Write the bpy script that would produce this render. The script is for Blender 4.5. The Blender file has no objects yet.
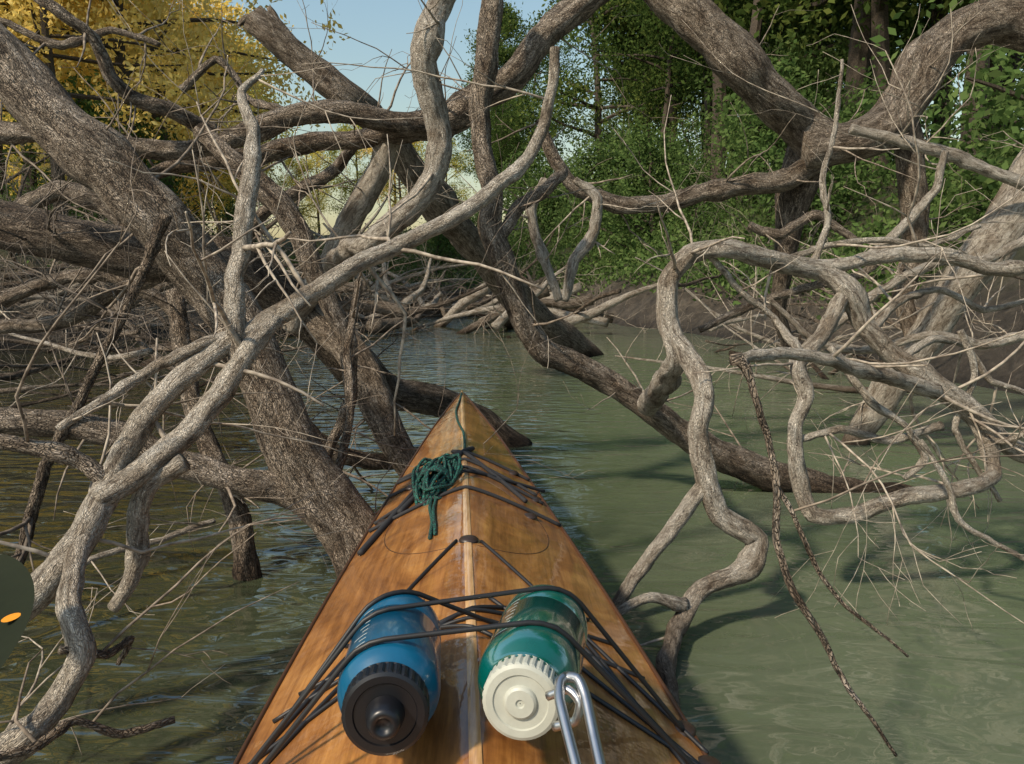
import bpy, math, random
import numpy as np
from mathutils import Vector, noise
random.seed(7); RNG=np.random.default_rng(7)
R=math.radians
scene=bpy.context.scene
# ---------------- camera
TH=R(7.57); CAMH=0.8; F=768.0
cam=bpy.data.cameras.new("camera"); co=bpy.data.objects.new("camera",cam); scene.collection.objects.link(co)
co.location=(0,0,CAMH); co.rotation_euler=(R(90)-TH,0,0); cam.lens=27; cam.sensor_width=36; cam.clip_start=0.02; cam.clip_end=1000
scene.camera=co
# unproject helper: image pixel coordinates plus an estimated depth -> world position (metres)
def W(px,py,d):
    v=(382-py)/F*d
    return Vector(((px-512)/F*d, d*math.cos(TH)+v*math.sin(TH), CAMH+v*math.cos(TH)-d*math.sin(TH)))
# ---------------- materials
def mat(name):
    m=bpy.data.materials.new(name); m.use_nodes=True; nt=m.node_tree
    b=nt.nodes["Principled BSDF"]; return m,nt,b
def N(nt,t,**k):
    n=nt.nodes.new(t)
    for a,b in k.items(): setattr(n,a,b)
    return n
def ramp(nt,fac,stops):
    r=N(nt,"ShaderNodeValToRGB"); e=r.color_ramp.elements
    while len(e)<len(stops): e.new(0.5)
    for i,(p,c) in enumerate(stops):
        e[i].position=p; e[i].color=(*c,1)
    nt.links.new(fac,r.inputs[0]); return r.outputs[0]
def mapv(nt,src,sc):
    m=N(nt,"ShaderNodeMapping"); m.inputs["Scale"].default_value=sc; nt.links.new(src,m.inputs[0]); return m.outputs[0]
def ntex(nt,vec,scale,detail=6,rough=.6,dist=0):
    n=N(nt,"ShaderNodeTexNoise"); n.inputs["Scale"].default_value=scale; n.inputs["Detail"].default_value=detail
    n.inputs["Roughness"].default_value=rough; n.inputs["Distortion"].default_value=dist
    if vec is not None: nt.links.new(vec,n.inputs["Vector"])
    return n.outputs[0]
def bump(nt,b,h,s,d):
    n=N(nt,"ShaderNodeBump"); n.inputs["Strength"].default_value=s; n.inputs["Distance"].default_value=d
    nt.links.new(h,n.inputs["Height"]); nt.links.new(n.outputs[0],b.inputs["Normal"]); return n
def mixc(nt,f,a,b,mode='MIX'):
    m=N(nt,"ShaderNodeMix",data_type='RGBA',blend_type=mode)
    if isinstance(f,(int,float)): m.inputs[0].default_value=f
    else: nt.links.new(f,m.inputs[0])
    for i,v in ((6,a),(7,b)):
        if isinstance(v,tuple): m.inputs[i].default_value=(*v,1)
        else: nt.links.new(v,m.inputs[i])
    return m.outputs[2]
def mth(nt,op,a,b):
    m=N(nt,"ShaderNodeMath",operation=op)
    for i,v in ((0,a),(1,b)):
        if isinstance(v,(int,float)): m.inputs[i].default_value=v
        else: nt.links.new(v,m.inputs[i])
    return m.outputs[0]
def bark(name,dark,mid,light,sc,bs=1.0,crk=.6):
    m,nt,b=mat(name)
    a=N(nt,"ShaderNodeAttribute",attribute_name="bk"); v=a.outputs["Vector"]
    f1=ntex(nt,mapv(nt,v,(sc,sc,sc*.26)),1,5,.72,.9)
    f2=ntex(nt,mapv(nt,v,(13,13,7)),1,3,.65)
    vo=N(nt,"ShaderNodeTexVoronoi",feature='DISTANCE_TO_EDGE'); 
    wv=N(nt,"ShaderNodeVectorMath",operation='ADD'); nt.links.new(mapv(nt,v,(sc*.95,sc*.95,sc*.27)),wv.inputs[0])
    nn=N(nt,"ShaderNodeTexNoise"); nn.inputs["Scale"].default_value=sc*.5; nn.inputs["Detail"].default_value=2; nt.links.new(v,nn.inputs["Vector"]); nt.links.new(nn.outputs["Color"],wv.inputs[1])
    nt.links.new(wv.outputs[0],vo.inputs["Vector"])
    crack=ramp(nt,vo.outputs["Distance"],[(0,(0.14,)*3),(.18,(1,)*3)])
    c=ramp(nt,f1,[(.36,dark),(.49,mid),(.62,light)])
    c2=ramp(nt,f2,[(.34,(.54,.48,.42)),(.5,(.97,.95,.92)),(.66,(1.2,1.2,1.2))])
    c=mixc(nt,1.0,c,c2,'MULTIPLY'); c=mixc(nt,crk,c,crack,'MULTIPLY')
    g=N(nt,"ShaderNodeNewGeometry"); s=N(nt,"ShaderNodeSeparateXYZ"); nt.links.new(g.outputs["Position"],s.inputs[0])
    wet=ramp(nt,s.outputs["Z"],[(.0,(.22,.19,.16)),(.03,(.35,.3,.26)),(.13,(1,1,1))])
    c=mixc(nt,1.0,c,wet,'MULTIPLY')
    nt.links.new(c,b.inputs["Base Color"]); b.inputs["Roughness"].default_value=.85; b.inputs["Specular IOR Level"].default_value=.25
    h=mth(nt,'MULTIPLY',f1,crack)
    bump(nt,b,h,1.0*bs,.026)
    return m
M_GREY=bark("bark_grey",(.20,.165,.13),(.54,.48,.40),(.76,.70,.61),85,.8,.5)
M_BROWN=bark("bark_brown",(.10,.075,.055),(.34,.275,.21),(.58,.49,.40),55,1.0,.75)
M_DARK=bark("bark_dark",(.06,.045,.033),(.21,.165,.125),(.39,.32,.25),50,1.0,.8)
def twigm(name,c1,c2):
    m,nt,b=mat(name); g=N(nt,"ShaderNodeNewGeometry"); f=ntex(nt,g.outputs["Position"],45,2)
    c=ramp(nt,f,[(.35,c1),(.65,c2)]); nt.links.new(c,b.inputs["Base Color"]); b.inputs["Roughness"].default_value=.85; return m
BM=[M_GREY,M_BROWN,M_DARK,twigm("twig_grey",(.17,.135,.105),(.44,.38,.30)),twigm("twig_brown",(.09,.068,.05),(.29,.235,.18)),twigm("twig_dark",(.05,.038,.03),(.15,.12,.09))]
def simple(name,col,rough=.5,**k):
    m,nt,b=mat(name); b.inputs["Roughness"].default_value=rough
    c=N(nt,"ShaderNodeTexCoord"); f=ntex(nt,c.outputs["Object"],60,3)
    cc=mixc(nt,f,tuple(x*.8 for x in col),tuple(min(1,x*1.2) for x in col)); nt.links.new(cc,b.inputs["Base Color"])
    for kk,v in k.items(): b.inputs[kk.replace("_"," ")].default_value=v
    return m
# ---------------- tubes
def catmull(pts,step):
    P=[np.array(p,float) for p in pts]
    if len(P)==2: P=[P[0],(P[0]+P[1])/2,P[1]]
    P=[2*P[0]-P[1]]+P+[2*P[-1]-P[-2]]
    out=[]
    for i in range(1,len(P)-2):
        p0,p1,p2,p3=P[i-1],P[i],P[i+1],P[i+2]
        L=math.dist(p2[:3],p1[:3]); n=max(1,int(L/step+.5)); t=(np.arange(n)/n)[:,None]
        a=.5*((2*p1)+(-p0+p2)*t+(2*p0-5*p1+4*p2-p3)*t*t+(-p0+3*p1-3*p2+p3)*t**3)
        out.append(a*.6+(p1+(p2-p1)*t)*.4)
    out.append(P[-2][None,:]); return np.vstack(out)
class Tubes:
    def __init__(s): s.v=[];s.f=[];s.m=[];s.a=[];s.n=0
    def add(s,pts,mi=0,sides=None,rough=.13,step=None,jit=0):
        rmax=max(p[3] for p in pts)
        if sides is None: sides=22 if rmax>.03 else (14 if rmax>.012 else 7)
        if step is None: step=max(.010,rmax*.30)
        C=catmull(pts,step); n=len(C)
        c=C[:,:3].copy(); r=np.maximum(C[:,3],.0006)
        sd=random.random()*100
        LL=np.concatenate([[0],np.cumsum(np.linalg.norm(np.diff(C[:,:3],axis=0),axis=1))])
        if jit>0:
            fr=.16/max(rmax,.006)
            for i in range(n):
                L=LL[i]
                q=np.array(noise.noise_vector(Vector((L*fr+sd,sd,0))))+.5*np.array(noise.noise_vector(Vector((L*fr*2.6+sd,sd,9))))
                c[i]+=q*rmax*jit
                kn=max(0,noise.noise(Vector((L*fr*1.6,sd,4)))-.28)
                r[i]*=1+kn*.9+.12*noise.noise(Vector((L*fr*.8,sd,7)))
            C=C.copy(); C[:,:3]=c
        T=np.gradient(c,axis=0); T/=np.linalg.norm(T,axis=1)[:,None]+1e-9
        t0=Vector(T[0]); u=t0.cross(Vector((0,0,1)) if abs(t0.z)<.9 else Vector((1,0,0))).normalized()
        U=[];Wv=[]
        for i in range(n):
            t=Vector(T[i]); u=(u-t*u.dot(t)).normalized(); U.append(u[:]); Wv.append(t.cross(u)[:])
        U=np.array(U);Wv=np.array(Wv)
        an=2*np.pi*np.arange(sides)/sides; ca,sa=np.cos(an),np.sin(an)
        rr=np.repeat(r[:,None],sides,axis=1)
        if rough>0:
            k1=.4/max(rmax,.004)
            for i in range(n):
                z=LL[i]*k1
                for k in range(sides):
                    q=Vector((ca[k]*1.2+sd,sa[k]*1.2,z)); rr[i,k]*=1+rough*(noise.noise(q)*1.2+.8*noise.noise(q*2.9))
        V=c[:,None,:]+rr[:,:,None]*(ca[None,:,None]*U[:,None,:]+sa[None,:,None]*Wv[:,None,:])
        A=np.stack([ca[None,:]*r[:,None]+sd,sa[None,:]*r[:,None],np.repeat(LL[:,None],sides,axis=1)],axis=2)
        base=s.n; s.v.append(V.reshape(-1,3)); s.a.append(A.reshape(-1,3)); s.n+=n*sides
        for i in range(n-1):
            a=base+i*sides
            for k in range(sides):
                k2=k+1 if k<sides-1 else 0
                s.f.append((a+k,a+k2,a+sides+k2,a+sides+k))
        s.f.append(tuple(base+k for k in range(sides))[::-1])
        s.f.append(tuple(base+(n-1)*sides+k for k in range(sides)))
        s.m+= [mi]*((n-1)*sides+2)
        return C
    def obj(s,name,mats,parent=None):
        me=bpy.data.meshes.new(name); me.from_pydata(np.vstack(s.v).tolist(),[],s.f)
        for m in mats: me.materials.append(m)
        me.polygons.foreach_set("material_index",s.m); me.polygons.foreach_set("use_smooth",[True]*len(s.f))
        at=me.attributes.new("bk",'FLOAT_VECTOR','POINT'); at.data.foreach_set("vector",np.vstack(s.a).astype(np.float32).ravel())
        o=bpy.data.objects.new(name,me); scene.collection.objects.link(o)
        if parent: o.parent=parent
        return o
def rdir():
    return Vector((random.gauss(0,1),random.gauss(0,1),random.gauss(0,1))).normalized()
def twig(tb,p,d,L,r,mi,lev=0):
    n=max(4,int(L/.05)); pts=[(*p,r)]; pos=Vector(p); d=d.normalized()
    cur=rdir()*.05
    for i in range(n):
        d=d+rdir()*.16+cur+Vector((0,0,.01))
        if random.random()<.16: d=d+rdir()*.55
        d.normalize()
        pos=pos+d*L/n
        if pos[2]<-.05 or (abs(pos[0]+.05)<.3 and pos[1]<1.6) or pos[1]<.5: break
        rr=r*(1-.72*(i+1)/n); pts.append((*pos,rr))
        if lev<2 and random.random()<.34:
            twig(tb,pos.copy(),d*.9+d.cross(rdir()).normalized()*.9,L*random.uniform(.25,.65),rr*.72,mi,lev+1)
    if len(pts)>2: tb.add(pts,mi+3,sides=5,rough=0,step=.05)
def twigs_on(tb,C,mi,dens,Lr=(.12,.65),rr=.38,rcap=.006):
    tot=np.linalg.norm(np.diff(C[:,:3],axis=0),axis=1).sum()
    for _ in range(int(tot*dens+random.random())):
        i=random.randrange(2,len(C)-1); t=Vector(C[min(i+1,len(C)-1),:3]-C[i-1,:3]).normalized()
        s=t.cross(rdir()).normalized()
        twig(tb,C[i,:3],s+t*random.uniform(-.2,.9),random.uniform(*Lr),min(rcap,C[i,3]*rr+.001)*random.uniform(.5,1.1),mi)
def path(tb,pts,mi,dens=0,**k):
    q=[]
    for (x,y,h,d) in pts:
        w=W(x,y,d); q.append((w.x,w.y,w.z,h/F*d*(.90 if h>20 else .84)))
    C=tb.add(q,mi,jit=.38,**{kk:v for kk,v in k.items() if kk in('sides','rough')})
    if dens: twigs_on(tb,C,mi,dens,k.get('Lr',(.12,.65)))
    return C
G,B,D=0,1,2
T1=Tubes()
LEFT=[
(B,3,[(-60,10,32,2.0),(0,65,32,2.0),(60,118,31,2.0),(115,172,31,2.0),(165,232,32,2.0),(212,292,31,2.05),(250,350,30,2.05),(272,405,30,2.05),(287,455,32,2.05),(315,495,33,2.05),(345,535,32,2.05),(372,590,32,2.0),(390,630,30,2.0)]),
(B,4,[(-60,425,17,1.9),(0,425,17,1.9),(60,428,17,1.92),(120,437,17,1.95),(180,463,17,1.98),(230,480,17,2.0),(285,492,18,2.05),(325,512,20,2.05)]),
(B,3,[(175,290,10,2.3),(182,350,11,2.25),(195,410,12,2.2),(220,470,12,2.15),(240,530,12,2.1),(252,585,12,2.1),(258,620,12,2.1)]),
(D,3,[(165,215,7,1.9),(135,290,6,1.9),(80,400,6,1.9),(45,470,7,1.9),(20,555,7,1.9),(-10,620,7,1.85)]),
(B,4,[(0,440,9,1.35),(50,452,9,1.36),(90,466,10,1.38),(112,486,12,1.4)]),
(B,3,[(330,500,5,2.2),(350,420,5,2.2),(348,345,5,2.3),(360,280,4,2.4)]),
(G,3,[(30,610,4,1.7),(90,560,4,1.8),(160,540,4,1.9),(215,520,3,2.0)]),
]
T1b=Tubes()
LEFT2=[
(D,3,[(-80,205,26,2.9),(0,225,26,2.9),(70,242,25,2.9),(140,250,26,2.95),(210,265,27,3.0),(265,290,26,3.05),(310,325,24,3.1),(350,362,22,3.2),(390,392,19,3.4),(440,400,17,3.6),(480,418,15,3.7),(520,450,14,3.8)]),
(B,3,[(310,318,20,3.1),(345,350,20,3.0),(370,390,20,2.95),(390,435,18,2.9),(410,470,16,2.9),(425,510,15,2.9)]),
(D,4,[(270,395,8,2.7),(300,425,9,2.75),(340,455,10,2.8),(380,462,9,2.9),(430,450,7,3.1)]),
(B,5,[(-20,130,11,2.6),(60,133,12,2.6),(130,148,12,2.6),(190,150,12,2.6),(240,135,13,2.6),(290,118,13,2.6),(340,112,13,2.6),(400,122,13,2.7),(450,128,14,2.8)]),
(B,5,[(110,185,7,2.7),(150,175,8,2.7),(190,165,10,2.7),(240,158,11,2.7),(300,143,12,2.75),(360,137,12,2.8),(430,128,13,2.8)]),
(B,5,[(10,-20,6,2.3),(60,10,7,2.3),(95,40,7,2.35),(110,75,8,2.4),(130,95,8,2.45),(170,112,9,2.5),(215,130,9,2.6)]),
(G,4,[(392,125,14,2.8),(378,170,15,2.85),(355,215,15,2.9),(335,255,15,2.95),(305,300,14,3.0),(290,330,13,3.05)]),
(B,4,[(200,130,10,2.55),(240,165,12,2.5),(275,200,14,2.5),(300,235,13,2.5),(325,290,12,2.5),(345,345,11,2.5),(352,400,8,2.5),(335,440,6,2.5),(318,480,5,2.5)]),
(G,3,[(455,-30,14,2.3),(432,20,15,2.3),(422,60,15,2.3),(430,100,15,2.35),(442,145,15,2.4),(432,180,14,2.4),(400,215,14,2.4),(365,245,13,2.45),(335,262,12,2.9)]),
(B,2,[(380,130,16,2.8),(440,124,18,2.8),(475,97,18,2.8),(515,68,18,2.8),(548,32,17,2.8),(590,0,16,2.8),(625,-30,15,2.8)]),
(B,2,[(495,-30,13,2.6),(488,40,13,2.6),(482,90,13,2.6),(478,145,12,2.6),(490,190,13,2.6),(492,235,14,2.6),(508,285,14,2.65),(528,330,15,2.7),(550,358,15,2.75),(600,375,14,2.8),(645,402,15,2.8),(685,432,16,2.85),(735,462,17,2.9),(790,482,17,2.95),(850,492,14,2.95),(895,492,11,2.95),(940,505,10,2.9)]),
(B,5,[(497,240,8,2.6),(520,205,8,2.65),(545,190,8,2.7),(562,172,7,2.75),(550,150,6,2.75),(540,120,5,2.75)]),
(G,5,[(560,300,5,3.2),(540,250,6,3.2),(530,210,6,3.2),(545,180,5,3.2)]),
(G,5,[(565,300,5,3.4),(572,265,7,3.4),(590,240,7,3.4),(598,200,6,3.4),(575,180,4,3.4)]),
(B,6,[(20,210,10,3.4),(60,190,11,3.4),(100,200,11,3.4),(130,225,11,3.4),(160,260,9,3.4)]),
(B,6,[(0,330,8,3.2),(60,320,9,3.2),(120,290,9,3.2),(170,270,8,3.1)]),
(B,6,[(180,90,5,3.0),(215,60,4,3.0),(235,75,4,3.0),(250,100,4,2.9),(290,112,5,2.8)]),
(B,6,[(230,260,8,3.0),(260,215,8,3.0),(300,190,8,3.0),(335,170,7,3.0),(360,140,6,2.9)]),
(B,6,[(0,20,4,3.0),(60,45,5,3.0),(110,30,4,3.0),(160,45,3,3.0)]),
(B,3,[(0,300,7,3.6),(50,280,8,3.6),(110,275,8,3.6),(160,300,7,3.6),(200,340,6,3.6)]),
]
T2=Tubes()
FG=[
(G,4,[(-30,650,20,1.3),(0,622,20,1.3),(45,585,19,1.32),(85,530,18,1.35),(108,488,17,1.4),(128,440,15,1.42),(160,395,13,1.45),(215,350,13,1.5),(270,318,13,1.55),(320,292,12,1.6),(365,262,11,1.65),(415,238,10,1.7),(452,220,10,1.72),(492,190,9,1.75),(528,158,8,1.8),(545,120,7,1.8),(552,80,6,1.8),(556,48,5,1.8)]),
(G,3,[(100,500,16,1.38),(150,465,15,1.42),(190,428,14,1.45),(225,388,14,1.48),(252,350,12,1.5),(275,318,10,1.55)]),
(G,3,[(240,370,12,1.5),(232,320,12,1.52),(236,270,11,1.55),(242,220,11,1.57),(250,165,10,1.6),(252,130,8,1.65),(243,95,5,1.7),(262,70,3,1.75)]),
(G,3,[(-30,770,17,1.15),(25,738,17,1.15),(60,700,16,1.2),(80,655,15,1.22),(72,610,14,1.25),(75,570,13,1.3),(92,525,13,1.35)]),
(G,3,[(112,608,7,1.45),(132,580,10,1.45),(140,540,12,1.45),(138,508,12,1.43),(150,482,12,1.42),(185,462,10,1.43)]),
(B,8,[(-10,760,6,1.05),(40,745,6,1.1),(75,720,5,1.15),(120,735,5,1.2),(175,718,4,1.25)]),
(B,8,[(60,650,5,1.2),(105,655,5,1.25),(130,640,4,1.3),(118,665,3,1.3)]),
(G,5,[(60,430,5,1.36),(100,400,6,1.4),(150,372,7,1.45),(200,345,7,1.48),(235,335,8,1.52)]),
]
T3=Tubes()
RIGHT=[
(B,3,[(545,140,7,3.6),(555,165,8,3.6),(575,190,9,3.6),(620,205,10,3.6),(665,203,10,3.6),(705,192,11,3.6),(750,185,12,3.6),(790,178,13,3.6),(820,160,14,3.6)]),
(B,2,[(640,-30,20,3.4),(680,0,21,3.4),(718,32,22,3.4),(745,70,22,3.45),(775,100,22,3.5),(800,125,23,3.6),(830,145,24,3.6)]),
(B,3,[(800,150,24,3.6),(850,140,24,3.6),(890,120,25,3.6),(910,95,25,3.6),(925,60,24,3.6),(960,30,24,3.6),(1000,15,26,3.6),(1040,25,28,3.6),(1080,60,28,3.6),(1120,150,30,3.6)]),
(G,2,[(1080,60,26,3.6),(1062,130,26,3.6),(1035,180,26,3.6),(1000,225,23,3.6),(965,265,22,3.6),(935,310,20,3.65),(905,355,20,3.7),(880,400,19,3.75),(855,445,16,3.8),(835,485,14,3.7)]),
(D,3,[(812,140,26,3.7),(800,180,24,3.7),(795,220,18,3.75),(788,262,12,3.8),(780,310,9,3.9),(790,350,7,4)]),
(B,2,[(905,120,13,3.6),(912,160,16,3.65),(915,205,16,3.7),(912,250,15,3.75),(903,295,12,3.75),(915,340,9,3.7)]),
(G,2,[(850,128,6,3.4),(900,140,7,3.4),(950,155,7,3.4),(1000,175,7,3.4),(1040,190,7,3.4)]),
(B,3,[(750,225,5,3.4),(780,235,6,3.4),(812,215,6,3.4),(835,225,5,3.4),(860,245,5,3.4)]),
(G,2,[(870,255,6,3.3),(900,230,6,3.3),(935,190,5,3.3),(945,150,4,3.3)]),
(G,2,[(1040,230,6,3.2),(990,260,6,3.2),(940,262,6,3.2),(880,290,5,3.2),(830,330,5,3.3),(800,370,4,3.4)]),
(G,2,[(1040,330,6,3.3),(980,345,6,3.3),(930,335,5,3.3),(870,350,5,3.4),(820,345,4,3.4),(770,300,3,3.4)]),
(B,2,[(700,330,4,3.6),(740,310,5,3.6),(800,290,5,3.6),(860,275,5,3.6),(900,240,5,3.6)]),
]
T4=Tubes()
LOOP=[
(G,3,[(1060,262,8,2.0),(1000,268,8,2.0),(950,255,9,2.0),(900,252,9,2.0),(850,262,8,2.0),(810,268,10,2.0)]),
(G,3,[(648,408,13,2.7),(655,395,13,2.2),(678,360,13,1.9),(668,320,13,1.9),(668,285,13,1.9),(690,256,12,1.9),(720,250,11,1.9),(770,260,11,1.95),(815,268,12,2.0),(845,290,12,2.0),(865,320,12,2.0),(892,352,12,2.0),(930,382,12,2.0),(965,410,12,2.0),(995,440,11,2.0),(1050,470,10,2.0)]),
(G,.7,[(672,335,11,1.9),(695,365,12,1.85),(705,395,12,1.8),(695,435,12,1.8),(705,480,13,1.8),(720,515,13,1.8),(757,540,13,1.8),(745,568,12,1.78),(705,592,11,1.75),(680,625,10,1.7),(667,665,9,1.55),(675,715,9,1.42),(680,740,9,1.38)]),
(G,0,[(705,485,11,1.8),(670,530,9,1.8),(640,570,8,1.8),(618,603,7,1.8),(606,620,6,1.8)]),
(G,0,[(580,618,4,1.65),(610,616,5,1.66),(650,598,6,1.68),(685,606,8,1.72)]),
(G,4,[(742,356,6,1.6),(765,352,7,1.65),(800,355,7,1.7),(835,362,8,1.75),(880,375,9,1.85),(935,390,9,1.98)]),
(G,2,[(845,292,9,2.0),(825,330,9,1.95),(798,362,9,1.9),(808,395,9,1.9),(795,430,9,1.9),(800,480,10,1.9),(812,515,10,1.9),(845,517,10,1.9),(900,498,10,1.9),(960,490,9,1.9),(995,475,9,1.95),(985,435,9,2.0),(950,398,9,2.0)]),
(G,1.5,[(1040,425,3,1.9),(1010,440,4,1.95),(985,440,4,1.98)]),
(G,1,[(920,440,3,1.8),(948,485,4,1.8),(958,520,4,1.8),(990,540,3,1.8),(1030,562,3,1.8)]),
(G,3,[(800,440,4,1.9),(840,430,5,1.9),(890,440,5,1.92),(940,425,5,1.95)]),
(G,3,[(705,250,4,1.9),(740,290,4,1.95),(775,320,4,1.95),(800,352,5,1.9)]),
(G,3,[(812,268,5,2.0),(828,220,4,2.0),(822,180,4,2.0),(835,130,3,2.0),(842,60,2,2.0)]),
(G,3,[(870,330,5,2.0),(900,300,5,2.05),(940,290,4,2.1),(985,310,4,2.1),(1030,300,3,2.1)]),
(G,3,[(900,360,5,2.0),(930,340,5,2.05),(965,345,4,2.1),(990,380,4,2.1),(1030,395,3,2.1)]),
(G,3,[(780,262,4,2.0),(830,245,4,2.0),(880,240,4,2.0),(930,245,3,2.0),(980,225,3,2.0)]),
(G,3,[(830,345,5,1.9),(870,400,5,1.9),(905,425,4,1.9),(925,460,4,1.9),(905,480,4,1.9)]),
(G,3,[(960,330,4,2.0),(975,375,4,2.0),(955,430,4,2.0),(1000,500,3,2.0)]),
(B,.7,[(730,358,7,1.1),(738,357,9,1.1),(745,364,7,1.1),(749,378,4.5,1.1),(755,400,4.5,1.1),(770,440,4.5,1.1),(778,490,4.5,1.1),(775,540,4.5,1.1),(790,580,4.5,1.1),(820,635,4,1.1),(850,690,3.5,1.1),(897,756,2,1.1)]),
(B,1.5,[(775,480,3.5,1.1),(800,530,3,1.1),(820,575,3,1.1),(845,605,2.5,1.1),(870,625,2.3,1.1),(908,656,1.6,1.1)]),
]
for tb,rows in ((T1,LEFT),(T1b,LEFT2),(T2,FG),(T3,RIGHT),(T4,LOOP)):
    for mi,dens,pts in rows: path(tb,pts,mi,dens*1.3)
T1.obj("fallen_tree",BM); T1b.obj("fallen_tree.001",BM); T2.obj("driftwood_branch",BM); T3.obj("fallen_tree.002",BM); T4.obj("driftwood_branch.001",BM)
TD=Tubes()
path(TD,[(258,22,16,5),(300,62,17,5),(345,102,18,5),(395,150,18,5.5),(440,205,18,6),(490,268,17,6.8),(535,318,17,7.5),(590,358,16,8.4)],B,.6)
path(TD,[(305,66,10,5),(285,38,8,5),(268,10,3,5)],B,0)
path(TD,[(262,26,7,5),(248,16,5,5),(238,24,2,5)],B,0)
TD.obj("dead_tree_trunk",BM)
# ---------------- terrain
YL=[-60,0,9,11,17,23,30,45,200]; XL=[-9,-7,-6,-4.8,-4.2,-6.5,-16,-40,-150]
YR=[-60,0,5,9,13,17,22,27,34,50,200]; XR=[6,4.3,3.6,3.5,2.3,1.3,-.6,-5,-14,-32,-120]
def shore(y): return np.interp(y,YL,XL),np.interp(y,YR,XR)
def hgt(x,y):
    xl,xr=shore(y); nz=noise.noise(Vector((x*.35,y*.35,0)))*.5+noise.noise(Vector((x*1.3,y*1.3,5)))*.2
    k=.62 if y>22 else 1
    d=max(xl-x,x-xr)*k+nz*.8
    if d<0: return max(-.7,d*.5)
    H=3.2 if x>xr else 2.6
    fine=noise.noise(Vector((x*4,y*4,8)))*.09+noise.noise(Vector((x*9,y*9,8)))*.035
    return H*(1-math.exp(-d/3.0))+(nz*.25+fine)*min(1,d)+.02*min(d,60)
xs=np.concatenate([np.linspace(-150,-16,24),np.linspace(-15,15,150),np.linspace(16,150,24)])
ys=np.concatenate([np.linspace(-60,-2,30),np.linspace(-1,30,160),np.linspace(31,250,50)])
V=[(x,y,hgt(x,y)) for y in ys for x in xs]; nx=len(xs)
Fc=[(j*nx+i,j*nx+i+1,(j+1)*nx+i+1,(j+1)*nx+i) for j in range(len(ys)-1) for i in range(nx-1)]
def mesh(name,V,Fc,mats,smooth=True,parent=None,mi=None):
    me=bpy.data.meshes.new(name); me.from_pydata([tuple(v) for v in V],[],Fc)
    for m in mats: me.materials.append(m)
    me.polygons.foreach_set("use_smooth",[smooth]*len(Fc))
    if mi: me.polygons.foreach_set("material_index",mi)
    o=bpy.data.objects.new(name,me); scene.collection.objects.link(o)
    if parent: o.parent=parent
    return o
m,nt,b=mat("mud"); g=N(nt,"ShaderNodeNewGeometry"); s=N(nt,"ShaderNodeSeparateXYZ"); nt.links.new(g.outputs["Position"],s.inputs[0])
f=ntex(nt,g.outputs["Position"],3.5,8,.8); 
c=ramp(nt,f,[(.34,(.028,.022,.016)),(.5,(.085,.068,.050)),(.68,(.20,.165,.125))])
f2=ntex(nt,g.outputs["Position"],6,4,.7)
grn=ramp(nt,f2,[(.4,(.035,.06,.015)),(.7,(.10,.08,.04))])
zz=mth(nt,'ADD',s.outputs["Z"],mth(nt,'MULTIPLY',f2,1.2))
mk=ramp(nt,mth(nt,'MULTIPLY',zz,.5),[(.6,(0,0,0)),(.9,(1,1,1))])
c=mixc(nt,mk,c,grn)
wt=ramp(nt,s.outputs["Z"],[(0,(.4,.38,.36)),(.18,(1,1,1))]); c=mixc(nt,1.0,c,wt,'MULTIPLY')
nt.links.new(c,b.inputs["Base Color"]); b.inputs["Roughness"].default_value=.75; bump(nt,b,f,1,.25)
mesh("ground",V,Fc,[m])
# ---------------- water
m,nt,b=mat("river_water"); g=N(nt,"ShaderNodeNewGeometry")
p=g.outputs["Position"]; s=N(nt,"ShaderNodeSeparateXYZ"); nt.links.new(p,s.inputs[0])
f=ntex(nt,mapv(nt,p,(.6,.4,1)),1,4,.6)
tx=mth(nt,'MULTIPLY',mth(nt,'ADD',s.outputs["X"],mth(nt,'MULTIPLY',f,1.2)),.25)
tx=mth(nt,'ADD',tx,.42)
c=ramp(nt,tx,[(.25,(.022,.025,.012)),(.5,(.055,.068,.038)),(.75,(.105,.128,.080))]); nt.links.new(c,b.inputs["Base Color"])  # shade on the left water put into the base colour, murky green to the right
b.inputs["Roughness"].default_value=.015; b.inputs["IOR"].default_value=1.95; b.inputs["Specular IOR Level"].default_value=.6
msk=N(nt,"ShaderNodeMapRange"); nt.links.new(s.outputs["X"],msk.inputs[0]); msk.inputs[1].default_value=-1.0; msk.inputs[2].default_value=.6; msk.inputs[3].default_value=1; msk.inputs[4].default_value=.26
w1=ntex(nt,mapv(nt,p,(3.4,7.5,1)),1,1.5,.5,1.1); w2=ntex(nt,mapv(nt,p,(12,20,1)),1,1,.5,.5)
h=mth(nt,'MULTIPLY',mth(nt,'ADD',w1,mth(nt,'MULTIPLY',w2,.12)),msk.outputs[0])
bump(nt,b,h,.7,.05)
mesh("river_water",[(-200,-80,0),(200,-80,0),(200,260,0),(-200,260,0)],[(0,1,2,3)],[m])
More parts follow.
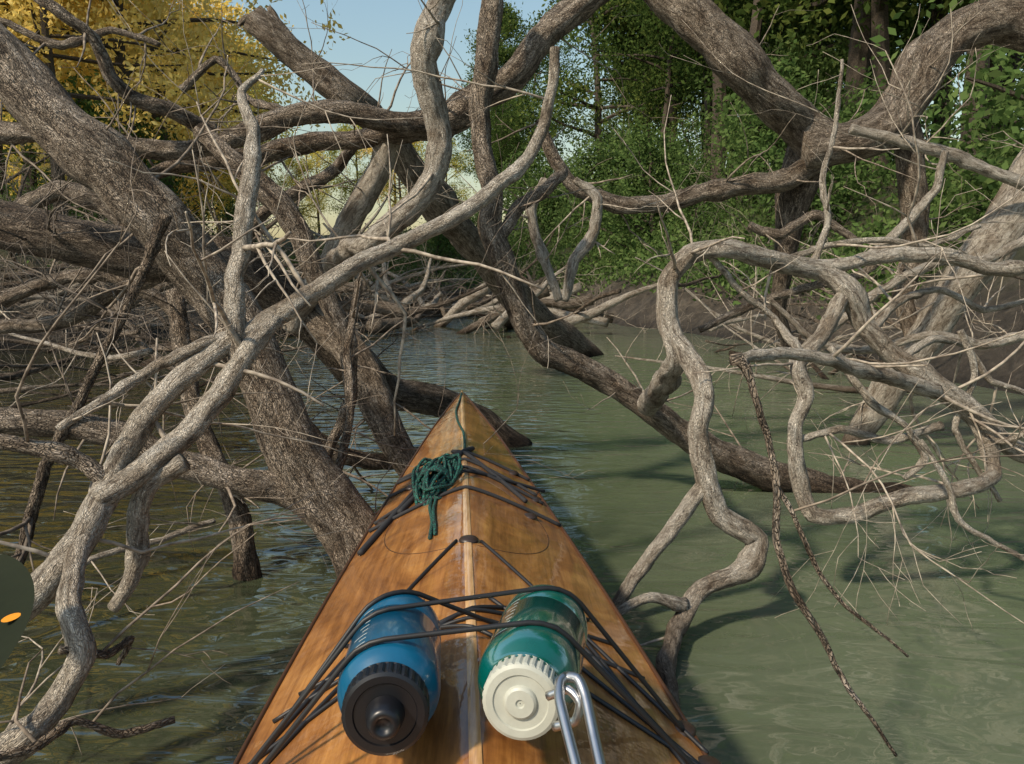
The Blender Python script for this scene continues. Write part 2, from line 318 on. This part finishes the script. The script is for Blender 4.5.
# ---------------- foliage
def leafmat(name,c1,c2,c3,tr=.4):
    m=bpy.data.materials.new(name); m.use_nodes=True; nt=m.node_tree; nt.nodes.remove(nt.nodes["Principled BSDF"]); out=nt.nodes["Material Output"]
    b=N(nt,"ShaderNodeBsdfDiffuse")
    g=N(nt,"ShaderNodeNewGeometry"); oi=N(nt,"ShaderNodeObjectInfo")
    a=mth(nt,'ADD',mth(nt,'MULTIPLY',g.outputs["Random Per Island"],.6),mth(nt,'MULTIPLY',oi.outputs["Random"],.4))
    c=ramp(nt,a,[(.1,c1),(.5,c2),(.9,c3)])
    nt.links.new(c,b.inputs[0])
    t=N(nt,"ShaderNodeBsdfTranslucent"); nt.links.new(c,t.inputs[0])
    mx=N(nt,"ShaderNodeMixShader"); mx.inputs[0].default_value=tr
    nt.links.new(b.outputs[0],mx.inputs[1]); nt.links.new(t.outputs[0],mx.inputs[2]); nt.links.new(mx.outputs[0],out.inputs[0])
    return m
LG=leafmat("leaves_green",(.045,.08,.022),(.08,.125,.032),(.16,.19,.05))
LY=leafmat("leaves_yellow",(.72,.56,.13),(.92,.70,.19),(.95,.76,.28),.45)
LM=leafmat("leaves_mixed",(.24,.28,.06),(.50,.46,.10),(.78,.62,.16),.45)
LB=leafmat("leaves_bank",(.055,.10,.03),(.10,.165,.05),(.17,.235,.08))
def leafarr(cent,spread,per,size):
    n=len(cent)*per
    c=np.repeat(cent,per,axis=0)+RNG.normal(size=(n,3))*spread
    a=RNG.normal(size=(n,3)); a/=np.linalg.norm(a,axis=1)[:,None]
    q=RNG.normal(size=(n,3)); q[:,2]*=.6; bb=np.cross(a,q); bb/=np.linalg.norm(bb,axis=1)[:,None]
    sz=size*RNG.uniform(.6,1.3,size=(n,1))
    v=np.stack([c-a*sz,c+bb*sz*.5,c+a*sz,c-bb*sz*.5],axis=1).reshape(-1,3); return v
def treemesh(name,H,Rc,leafm,barkm,nlimb=26,per=36,size=.11,low=.3,seed=0):
    random.seed(seed)
    tb=Tubes(); lean=random.uniform(-.12,.12)
    tp=[(0,0,-.8,H*.014)]; 
    for i in range(1,9):
        t=i/8; tp.append((lean*H*t*t+random.uniform(-.1,.1),random.uniform(-.1,.1)*H*.1,H*t*.92,H*.012*(1-t)+.02))
    C=tb.add(tp,0,sides=8,rough=.1,step=.5)
    cents=[]
    for i in range(nlimb):
        t=random.uniform(low,.97); k=C[int(t*(len(C)-1))]
        az=random.uniform(0,6.28); prof=math.sin(math.pi*min(1,(t-low)/(1-low)*.8+.2))**.6
        L=Rc*prof*random.uniform(.6,1.15)
        d=Vector((math.cos(az),math.sin(az),random.uniform(0,.7))); pos=Vector(k[:3]); pts=[(*pos,k[3]*.5)]
        for j in range(5):
            d=d+rdir()*.22; pos=pos+d.normalized()*L/5; pts.append((*pos,k[3]*.5*(1-j/5)+.008))
            if j>=1:
                for q in range(4 if j<4 else 7): cents.append(np.array(pos)+RNG.normal(size=3)*L*.17)
        tb.add(pts,0,sides=5,rough=0,step=.4)
    cents=np.array(cents); lv=leafarr(cents,.22,per,size)
    nb=tb.n; V=np.vstack(tb.v+[lv]); nl=len(lv)//4
    F_=tb.f+[(nb+4*i,nb+4*i+1,nb+4*i+2,nb+4*i+3) for i in range(nl)]
    me=bpy.data.meshes.new(name); me.from_pydata(V.tolist(),[],F_); me.materials.append(barkm); me.materials.append(leafm)
    me.polygons.foreach_set("material_index",[0]*len(tb.f)+[1]*nl)
    return me
TB=twigm("trunk_bark",(.03,.022,.017),(.09,.07,.05))
GT=[treemesh("green_tree",14,3.4,LG,TB,24,30,.085,lo,s) for s,lo in ((1,.22),(2,.34),(3,.42))]
YT=[treemesh("yellow_tree",12,3.4,LY,TB,24,28,.08,.3,s) for s in (11,)]+[treemesh("yellow_tree",12,3.2,LM,TB,24,26,.08,.25,12)]
SH=[treemesh("shrub",3,1.5,LB,TB,14,20,.055,.1,s) for s in (21,22)]
def place(me,name,x,y,sc,sink=.1):
    o=bpy.data.objects.new(name,me); scene.collection.objects.link(o)
    o.location=(x,y,hgt(x,y)-sink); o.scale=(sc*random.uniform(.9,1.1),sc*random.uniform(.9,1.1),sc); o.rotation_euler=(0,0,random.uniform(0,6.28))
    return o
random.seed(5)
for i in range(26):
    y=9+i*1.15+random.uniform(-.6,.6); _,xr=shore(y); x=max(xr+3.2,3.6+.03*y)+abs(random.gauss(0,4.5))
    place(random.choice(GT),"green_tree",x,y,random.uniform(.8,1.2))
for i in range(5):
    y=random.uniform(2,8); _,xr=shore(y); place(random.choice(GT),"green_tree",xr+4.5+random.uniform(0,5),y,random.uniform(.8,1.05))
for i in range(17):
    y=13+i*1.5+random.uniform(-.7,.7); x=-.31*y-3.3-random.uniform(0,8)
    place(YT[0] if random.random()<.85 else YT[1],"yellow_tree",x,y,random.uniform(.8,1.15))
place(YT[0],"yellow_tree",-8.0,16.5,1.0); place(YT[0],"yellow_tree",-9.6,13,1.05); place(YT[0],"yellow_tree",-9.0,20.5,.95); place(YT[0],"yellow_tree",-7.2,12.5,.62)
for i in range(30):
    y=random.uniform(32,58); x=random.uniform(-.62,.25)*y
    q=x/y; mid=-.36<q<.0
    me_=random.choice(GT) if q>-.04 else random.choice([YT[0],YT[1],YT[1]])
    place(me_,"green_tree" if me_ in GT else "yellow_tree",x,y,(random.uniform(.5,.75)*y/50 if mid else random.uniform(.9,1.2)))
for i in range(46):
    y=random.uniform(6,30); xl,xr=shore(y); x=xr+random.uniform(1.6,5) if random.random()<.7 else xl-random.uniform(1.5,5)
    place(random.choice(SH),"shrub",x,y,random.uniform(.5,1.1))
cs=[]
for i in range(10000):
    y=random.uniform(4.5,33); xl,xr=shore(y)
    if random.random()<.78: x=xr+.6+abs(random.gauss(0,2.8))
    else: x=xl-1.3-abs(random.gauss(0,3))
    if noise.noise(Vector((x*.5,y*.5,3)))<-.22 or (x>xr and x-xr<1.7 and y<8.5): continue
    cs.append((x,y,hgt(x,y)+.08))
lv=leafarr(np.array(cs),.16,14,.05); nl=len(lv)//4
mesh("bank_undergrowth",lv.tolist(),[(4*i,4*i+1,4*i+2,4*i+3) for i in range(nl)],[LB],False)
# ---------------- driftwood piles
def pile(name,n,box,Lr,rr,mats_i,zf=.6,tw=2.0):
    tb=Tubes()
    for i in range(n):
        x=random.uniform(*box[0]); y=random.uniform(*box[1]); z=max(hgt(x,y),0)+random.uniform(-.05,zf)
        az=random.uniform(0,math.pi); L=random.uniform(*Lr); d=Vector((math.cos(az),math.sin(az)*.6,random.uniform(-.25,.45)))
        pos=Vector((x,y,z))-d*L*.4; r=random.uniform(*rr); pts=[(*pos,r)]
        for k in range(6):
            d=(d+rdir()*.22).normalized(); pos=pos+d*L/6; pts.append((*pos,r*(1-.13*(k+1))))
        mi=random.choice(mats_i); C=tb.add(pts,mi,sides=7,rough=.1,step=.12)
        twigs_on(tb,C,mi,tw,(.3,1.1),.3,.010)
    tb.obj(name,BM)
pile("driftwood_pile",85,((-8,-3.0),(6,12)),(1.2,3.5),(.012,.055),[1,1,2,0],1.0)
pile("driftwood_pile.001",85,((-4.4,1.4),(11,20)),(1.5,4),(.03,.12),[1,0,0,2],.6,1.2)
pile("driftwood_pile.002",30,((2.0,4.4),(5.5,9)),(1.,2.6),(.01,.03),[0,1,2],.6,1.5)
pile("driftwood_pile.003",16,((-3.4,-1.4),(3.8,6)),(.8,2.2),(.008,.03),[1,2,0],.5,1.5)
# ---------------- kayak
K=bpy.data.objects.new("kayak",None); scene.collection.objects.link(K)
ky=[-2.3,-1.9,-1.3,-.5,0,.4,.786,1.2,1.9,2.38,2.7,2.92]; kw=[.006,.08,.19,.275,.285,.28,.263,.232,.163,.10,.047,.006]
kz=[.33,.30,.27,.25,.25,.255,.27,.28,.30,.33,.352,.37]; kr=[.01,.02,.04,.06,.08,.10,.115,.105,.075,.045,.025,.012]
kk=[.25,.05,-.08,-.11,-.12,-.12,-.11,-.10,-.08,-.03,.08,.28]
def smooth_interp(y,xs_,vs):
    return sum(np.interp(y+o,xs_,vs)*w for o,w in((-.12,.25),(0,.5),(.12,.25))) if -2.1<y<2.7 else np.interp(y,xs_,vs)
def cx(y): return -.043-.07*(y-.786)
def kp(y): return smooth_interp(y,ky,kw),smooth_interp(y,ky,kz),smooth_interp(y,ky,kr)
def deckz(x,y):
    w,z,r=kp(y); t=min(1,abs(x-cx(y))/max(w,.001)); s=math.sqrt(t*t+.0012)
    return z+r*(1-min(1,s)**1.18)
ksy=np.linspace(-2.3,2.92,110); V=[];NC=33
for y in ksy:
    w,z,r=kp(y)
    for i in range(NC):
        t=-1+2*i/(NC-1); x=cx(y)+w*t; V.append((x,y,deckz(x,y)))
Fd=[(j*NC+i,j*NC+i+1,(j+1)*NC+i+1,(j+1)*NC+i) for j in range(len(ksy)-1) for i in range(NC-1)]
def wood(name,d,mm,l):
    m,nt,b=mat(name); tc=N(nt,"ShaderNodeTexCoord"); o=tc.outputs["Object"]
    f1=ntex(nt,mapv(nt,o,(70,3.0,70)),1,6,.6,.5); f2=ntex(nt,mapv(nt,o,(7,4,7)),1,6,.65,1.8); f3=ntex(nt,mapv(nt,o,(330,14,330)),1,3,.6)
    c=ramp(nt,f2,[(.30,d),(.5,mm),(.70,l)])
    g1=ramp(nt,f1,[(.3,(.55,.47,.38)),(.6,(1.1,1.1,1.05))]); g3=ramp(nt,f3,[(.35,(.7,.64,.55)),(.55,(1,1,1))])
    c=mixc(nt,.9,c,g1,'MULTIPLY'); c=mixc(nt,.6,c,g3,'MULTIPLY'); nt.links.new(c,b.inputs["Base Color"])
    b.inputs["Roughness"].default_value=.42; b.inputs["Coat Weight"].default_value=1; b.inputs["Coat Roughness"].default_value=.04; b.inputs["Coat IOR"].default_value=1.65
    dd=ntex(nt,o,14,3); n=bump(nt,b,dd,.14,.01)
    nt.links.new(n.outputs[0],b.inputs["Coat Normal"])
    return m
WD=wood("varnished_wood",(.17,.065,.018),(.34,.145,.038),(.50,.245,.075)); WL=wood("ridge_wood_sheen",(.5,.28,.12),(.62,.38,.18),(.7,.46,.25))  # ridge strip wood is paled to carry the sky sheen of the rounded ridge
WK=simple("dark_seam",(.06,.025,.01),.4)
mesh("deck",V,Fd,[WD],True,K)
V=[];cols=[(-1,0),(-1.0,.3),(-.93,.62),(-.7,.86),(-.35,.97),(0,1),(.35,.97),(.7,.86),(.93,.62),(1,.3),(1,0)]
for y in ksy:
    w,z,r=kp(y); kb=smooth_interp(y,ky,kk)
    for t,q in cols: V.append((cx(y)+w*t,y,z+(kb-z)*q))
n=len(cols); mesh("hull",V,[(j*n+i,(j+1)*n+i,(j+1)*n+i+1,j*n+i+1) for j in range(len(ksy)-1) for i in range(n-1)],[WD],True,K)
V=[]
yy=np.linspace(.5,2.9,60)
for y in yy:
    for t in (-1,-.5,0,.5,1):
        x=cx(y)+t*(.006); V.append((x,y,deckz(x,y)+.0016-.0008*abs(t)))
mesh("ridge_strip",V,[(j*5+i,j*5+i+1,(j+1)*5+i+1,(j+1)*5+i) for j in range(59) for i in range(4)],[WL],True,K)
tb=Tubes()
for sgn in(-1,1):
    pts=[]
    for y in np.linspace(-2.2,2.9,50):
        w,z,r=kp(y); pts.append((cx(y)+sgn*w,y,z+.001,.0035))
    tb.add(pts,0,sides=6,rough=0,step=.1)
tb.obj("sheer_seam",[WK],K)
tb=Tubes(); pts=[]
for i in range(49):
    a=2*math.pi*i/48; y=1.42+.24*math.sin(a); x=cx(y)+.155*math.cos(a); pts.append((x,y,deckz(x,y)-.0002,.0010))
tb.add(pts,0,sides=6,rough=0,step=.02); tb.obj("hatch_seam",[WK],K)
BLK=simple("black_rubber",(.012,.012,.013),.5); NYL=simple("black_webbing",(.02,.02,.022),.8)
tb=Tubes(); pts=[]
for i in range(41):
    a=2*math.pi*i/40; pts.append((.24*math.cos(a)+cx(0),-.1+.46*math.sin(a),.365,.014))
tb.add(pts,0,sides=8,rough=0,step=.04); tb.obj("cockpit_coaming",[BLK],K)
V=[(cx(0)+.235*math.cos(2*math.pi*i/40),-.1+.455*math.sin(2*math.pi*i/40),.364) for i in range(40)]
mesh("cockpit_shade_disc",V,[tuple(range(40))],[NYL],False,K)  # flat black disc standing in for the shaded cockpit interior
# bottles
def lathe(name,A,Bp,prof,mats,mis=None,seg=48,parent=None):
    A=np.array(A);Bp=np.array(Bp);d=(Bp-A)/np.linalg.norm(Bp-A); u=np.cross(d,[0,0,1]) if abs(d[2])<.9 else np.cross(d,[1,0,0]);u/=np.linalg.norm(u);w=np.cross(u,d)
    V=[];Fc=[];mi=[]
    for s,r in prof:
        for k in range(seg):
            a=2*math.pi*k/seg; V.append(A+d*s+r*(math.cos(a)*u+math.sin(a)*w))
    for j in range(len(prof)-1):
        for k in range(seg):
            k2=(k+1)%seg; Fc.append((j*seg+k,j*seg+k2,(j+1)*seg+k2,(j+1)*seg+k)); mi.append(mis[j] if mis else 0)
    return mesh(name,V,Fc,mats,True,parent,mi)
BLUE=simple("blue_plastic",(.004,.085,.17),.28,Coat_Weight=.7,Coat_Roughness=.1)
GREEN=simple("green_plastic",(.0,.10,.08),.15,Coat_Weight=.8,Coat_Roughness=.05,Transmission_Weight=.25)
WHT=simple("white_plastic",(.42,.43,.37),.45); CAPB=simple("black_plastic",(.008,.008,.010),.35); STEEL=simple("brushed_steel",(.5,.5,.5),.35,Metallic=1.0)
PRT=simple("printed_marks",(.40,.46,.46),.5)
bA=(-.127,.815,.412); bB=(-.1075,.597,.43); gA=(.038,.815,.42); gB=(.004,.60,.44); RB=.0475
def bottle(name,A,Bp,body,cap,capr):
    E=bpy.data.objects.new(name,None); scene.collection.objects.link(E)
    pr=[(0,.001),(0,.03),(.001,.038),(.004,.043),(.009,.0465),(.015,RB),(.05,RB),(.051,RB-.0006),(.053,RB-.0006),(.054,RB),(.148,RB),(.155,.0465),(.161,.0445),(.167,.040),(.171,.0365),(.174,.034),(.18,.034)]
    lathe("body",A,Bp,pr,[body],None,64,E)
    c=[(.175,capr-.003),(.1755,capr-.0005),(.177,capr),(.194,capr),(.1965,capr-.001),(.198,capr-.004),(.198,capr-.010),(.1965,capr-.011),(.1965,.015),(.199,.014),(.2005,.012),(.2005,.004),(.199,.003),(.199,.0005)]
    o=lathe("lid",A,Bp,c,[cap],None,96,E)
    me=o.data; A_=np.array(A); d=np.array(Bp)-A_; d/=np.linalg.norm(d)
    me.polygons.foreach_set("use_smooth",[False]*len(me.polygons))
    for i,v in enumerate(me.vertices):
        j,k=divmod(i,96)
        if j in(2,3) and k%3==0:
            p=np.array(v.co)-A_; ax=d*np.dot(p,d); v.co=tuple(A_+ax+(p-ax)*.955)
    u=np.cross(d,[0,0,1]);u/=np.linalg.norm(u);w=np.cross(u,d)
    V=[];Fc=[]
    rr=random.Random(4)
    for k in range(9):
        s0=.05+k*.011; a0=math.radians(62); wd=.16 if k%2 else .3
        wd*=rr.uniform(.7,1.1)
        idx=len(V)
        for q in range(5):
            a=a0-wd*q/4
            for ss in(0,.0018): V.append(A_+d*(s0+ss)+(RB+.0004)*(math.cos(a)*u+math.sin(a)*w))
        for q in range(4): Fc.append((idx+2*q,idx+2*q+1,idx+2*q+3,idx+2*q+2))
    mesh("printed_marks",V,Fc,[PRT],True,E)
    return E
b1=bottle("water_bottle",bA,bB,BLUE,CAPB,.038); b2=bottle("water_bottle.001",gA,gB,GREEN,WHT,.0345)
lathe("spout",bA,bB,[(.197,.017),(.205,.016),(.214,.014),(.218,.012),(.218,.007),(.215,.006),(.215,.0005)],[CAPB],None,32,b1)
tb=Tubes()
tb.add([(.03,.607,.452,.004),(.047,.60,.462,.004),(.056,.592,.455,.004),(.052,.59,.44,.004),(.035,.598,.43,.004)],0,sides=8,rough=0,step=.004); tb.obj("lid_loop",[STEEL],b2)
tb=Tubes(); tb.add([(.046,.61,.468,.0045),(.055,.603,.470,.0045),(.060,.59,.462,.0045),(.064,.56,.446,.0045),(.068,.52,.43,.0045),(.062,.505,.425,.0045),(.053,.51,.428,.0045),(.046,.545,.443,.0045),(.039,.585,.46,.0045),(.040,.603,.467,.0045),(.046,.61,.468,.0045)],0,sides=10,rough=0,step=.004); tb.obj("carabiner",[STEEL])
def topz(x,y,r):
    z=deckz(x,y)
    for A,Bp in((bA,bB),(gA,gB)):
        A=np.array(A);Bp=np.array(Bp); t=(y-A[1])/(Bp[1]-A[1])
        if 0<=t<=.78:
            dx=x-(A[0]+(Bp[0]-A[0])*t)
            if abs(dx)<RB: z=max(z,A[2]+(Bp[2]-A[2])*t+math.sqrt(RB*RB-dx*dx))
    return z+r
def drape(tb,a,b_,r=.0027,mi=0):
    n=60; P=[]
    for i in range(n+1):
        t=i/n; x=a[0]+(b_[0]-a[0])*t; y=a[1]+(b_[1]-a[1])*t; P.append((t,topz(x,y,r)))
    h=[]
    for q in P:
        while len(h)>=2 and (h[-1][1]-h[-2][1])*(q[0]-h[-2][0])<=(q[1]-h[-2][1])*(h[-1][0]-h[-2][0]): h.pop()
        h.append(q)
    ht=[q[0] for q in h]; hz=[q[1] for q in h]
    pts=[(a[0]+(b_[0]-a[0])*t,a[1]+(b_[1]-a[1])*t,float(np.interp(t,ht,hz)),r) for t in np.linspace(0,1,41)]
    tb.add(pts,mi,sides=8,rough=0,step=.01)
tb=Tubes()
for a,b_ in [((-.09,1.2),(-.30,.72)),((-.05,1.2),(.22,.80)),((-.29,.76),(.11,1.05)),((-.28,.84),(.14,1.0)),((-.30,.70),(.20,.83)),((-.26,.88),(.17,.93)),((-.30,.64),(.225,.71)),((.06,1.0),(.225,.70)),((-.22,.96),(.21,.76)),((-.03,.98),(.22,.75)),((-.30,.68),(-.12,1.0)),((.09,.98),(.22,.66)),((-.29,.70),(.05,.90))]:
    drape(tb,a,b_)
tb.obj("deck_bungees",[BLK],K)
tb=Tubes()
for y0,dy in ((1.86,.0),(1.70,.03),(1.52,-.02),(1.66,-.12),(1.78,.06)):
    w,_,_=kp(y0); drape(tb,(cx(y0)-w*.97,y0+dy),(cx(y0)+w*.97,y0-dy),.004)
drape(tb,(-.23,1.52),(-.10,1.92),.006); drape(tb,(-.15,1.9),(.03,1.6),.005)
drape(tb,(-.28,1.36),(-.2,1.7),.006)
tb.obj("deck_straps",[NYL],K)
PAD=simple("pad_eye",(.03,.018,.012),.4)
for (x,y) in((.0,1.86),(-.23,1.72),(.035,1.5),(.05,1.68),(-.26,1.52),(-.07,1.2),(.215,.78),(-.30,.74),(.2,.84)):
    z=deckz(x,y); lathe("pad_eye",(x,y,z-.002),(x,y+.0001,z+.02),[(0,.016),(.003,.016),(.006,.013),(.008,.007),(.008,.0005)],[PAD],None,20,K)
m,nt,b=mat("green_paracord"); a=N(nt,"ShaderNodeAttribute",attribute_name="bk")
vo=N(nt,"ShaderNodeTexVoronoi"); nt.links.new(mapv(nt,a.outputs["Vector"],(260,260,150)),vo.inputs["Vector"]); s=N(nt,"ShaderNodeSeparateColor"); nt.links.new(vo.outputs["Color"],s.inputs[0])
c=ramp(nt,s.outputs[0],[(.0,(.004,.006,.006)),(.74,(.005,.010,.010)),(.78,(.01,.14,.10)),(1,(.02,.26,.19))]); nt.links.new(c,b.inputs["Base Color"]); b.inputs["Roughness"].default_value=.75
tb=Tubes(); cc=np.array([-.165,1.6,.372])
random.seed(3)
for i in range(20):
    a0=random.uniform(0,6.28); off=np.array([random.gauss(0,.014),random.gauss(0,.018),random.gauss(0,.01)]); pts=[]
    sx=random.uniform(.012,.036); sy=random.uniform(.05,.095); tw=random.uniform(-.7,.7)
    for k in range(13):
        q=a0+2*math.pi*k/12; X=sx*math.cos(q);Y=sy*math.sin(q)
        pts.append((*(cc+off+np.array([X*math.cos(tw)-Y*math.sin(tw)*.4,Y,abs(math.sin(q*1.5+a0))*.02-.005+ (Y*.25)])),.0034))
    tb.add(pts,0,sides=6,rough=0,step=.008)
for k in range(6):
    pts=[]
    for j in range(13):
        q=2*math.pi*j/12; pts.append((cc[0]+.033*math.cos(q),cc[1]-.02+k*.007,cc[2]+.03*math.sin(q)+.002,.0038))
    tb.add(pts,0,sides=6,rough=0,step=.008)
def dk(x,y,h=.004): return (x,y,deckz(x,y)+h,.0034)
tb.add([(-.165,1.62,.38,.0034),(-.155,1.72,.375,.0034),dk(-.12,1.88),dk(-.135,2.1),dk(-.165,2.3),dk(-.185,2.5),dk(-.185,2.68),dk(-.188,2.83)],0,sides=6,rough=0,step=.02)
tb.add([(-.165,1.55,.36,.0034),dk(-.16,1.45,.006),dk(-.145,1.35),dk(-.14,1.26)],0,sides=6,rough=0,step=.02)
tb.add([(-.155,1.55,.36,.0034),dk(-.15,1.42,.006),dk(-.137,1.32),dk(-.132,1.27)],0,sides=6,rough=0,step=.02)
tb.obj("coiled_cord",[m])
# ---------------- paddle
PE=bpy.data.objects.new("kayak_paddle",None); scene.collection.objects.link(PE)
OL=simple("olive_blade",(.012,.016,.007),.8,Specular_IOR_Level=.15); YEL=simple("orange_mark",(.8,.30,.02),.5)
ax=np.array([.20,-.34,0]); ax/=np.linalg.norm(ax); sdv=np.array([ax[1],-ax[0],0]); tip=np.array([-.80,1.10,.375])
V=[];n1,n2=24,12
for j in range(n1+1):
    t=j/n1; w=.09*(math.sin(math.pi*min(1,t*.93+.045))**.5)*(1-.25*t)
    for i in range(n2+1):
        q=-1+2*i/n2; p=tip+ax*t*.50-sdv*w*q+np.array([0,0,.025*q*q-.01+.012*math.exp(-(q*6)**2)*t]); V.append(p)
mesh("blade",V,[(j*(n2+1)+i,j*(n2+1)+i+1,(j+1)*(n2+1)+i+1,(j+1)*(n2+1)+i) for j in range(n1) for i in range(n2)],[OL],True,PE)
tb=Tubes(); p0=tip+ax*.44; p1=tip+ax*2.0; tb.add([(*p0,.014),(*(p0*.5+p1*.5),.015),(*p1,.015)],0,sides=16,rough=0,step=.1); tb.obj("shaft",[CAPB],PE)
pc=tip+ax*.25-sdv*.055; V=[pc+np.array([.009*math.cos(2*math.pi*i/16),.014*math.sin(2*math.pi*i/16),.007]) for i in range(16)]
mesh("logo_spot",V,[tuple(range(16))],[YEL],False,PE)
# ---------------- light
w=bpy.data.worlds.new("World"); scene.world=w; w.use_nodes=True; nt=w.node_tree; bg=nt.nodes["Background"]
EL=45; AZ=(-.76,-.65)
sk=nt.nodes.new("ShaderNodeTexSky"); sk.sky_type='NISHITA'; sk.sun_disc=False; sk.sun_elevation=R(EL); sk.sun_rotation=math.atan2(AZ[0],AZ[1]); sk.air_density=2.2; sk.dust_density=1.5; sk.ozone_density=4.5
nt.links.new(sk.outputs[0],bg.inputs[0]); bg.inputs[1].default_value=.15
sl=bpy.data.lights.new("sun",'SUN'); sl.energy=4.8; sl.angle=R(4); sl.color=(1,.86,.67)
so=bpy.data.objects.new("sun",sl); scene.collection.objects.link(so)
sd=Vector((AZ[0]*math.cos(R(EL)),AZ[1]*math.cos(R(EL)),math.sin(R(EL)))); so.rotation_euler=sd.to_track_quat('Z','Y').to_euler()
scene.view_settings.view_transform='Standard'; scene.view_settings.look='None'; scene.view_settings.exposure=0
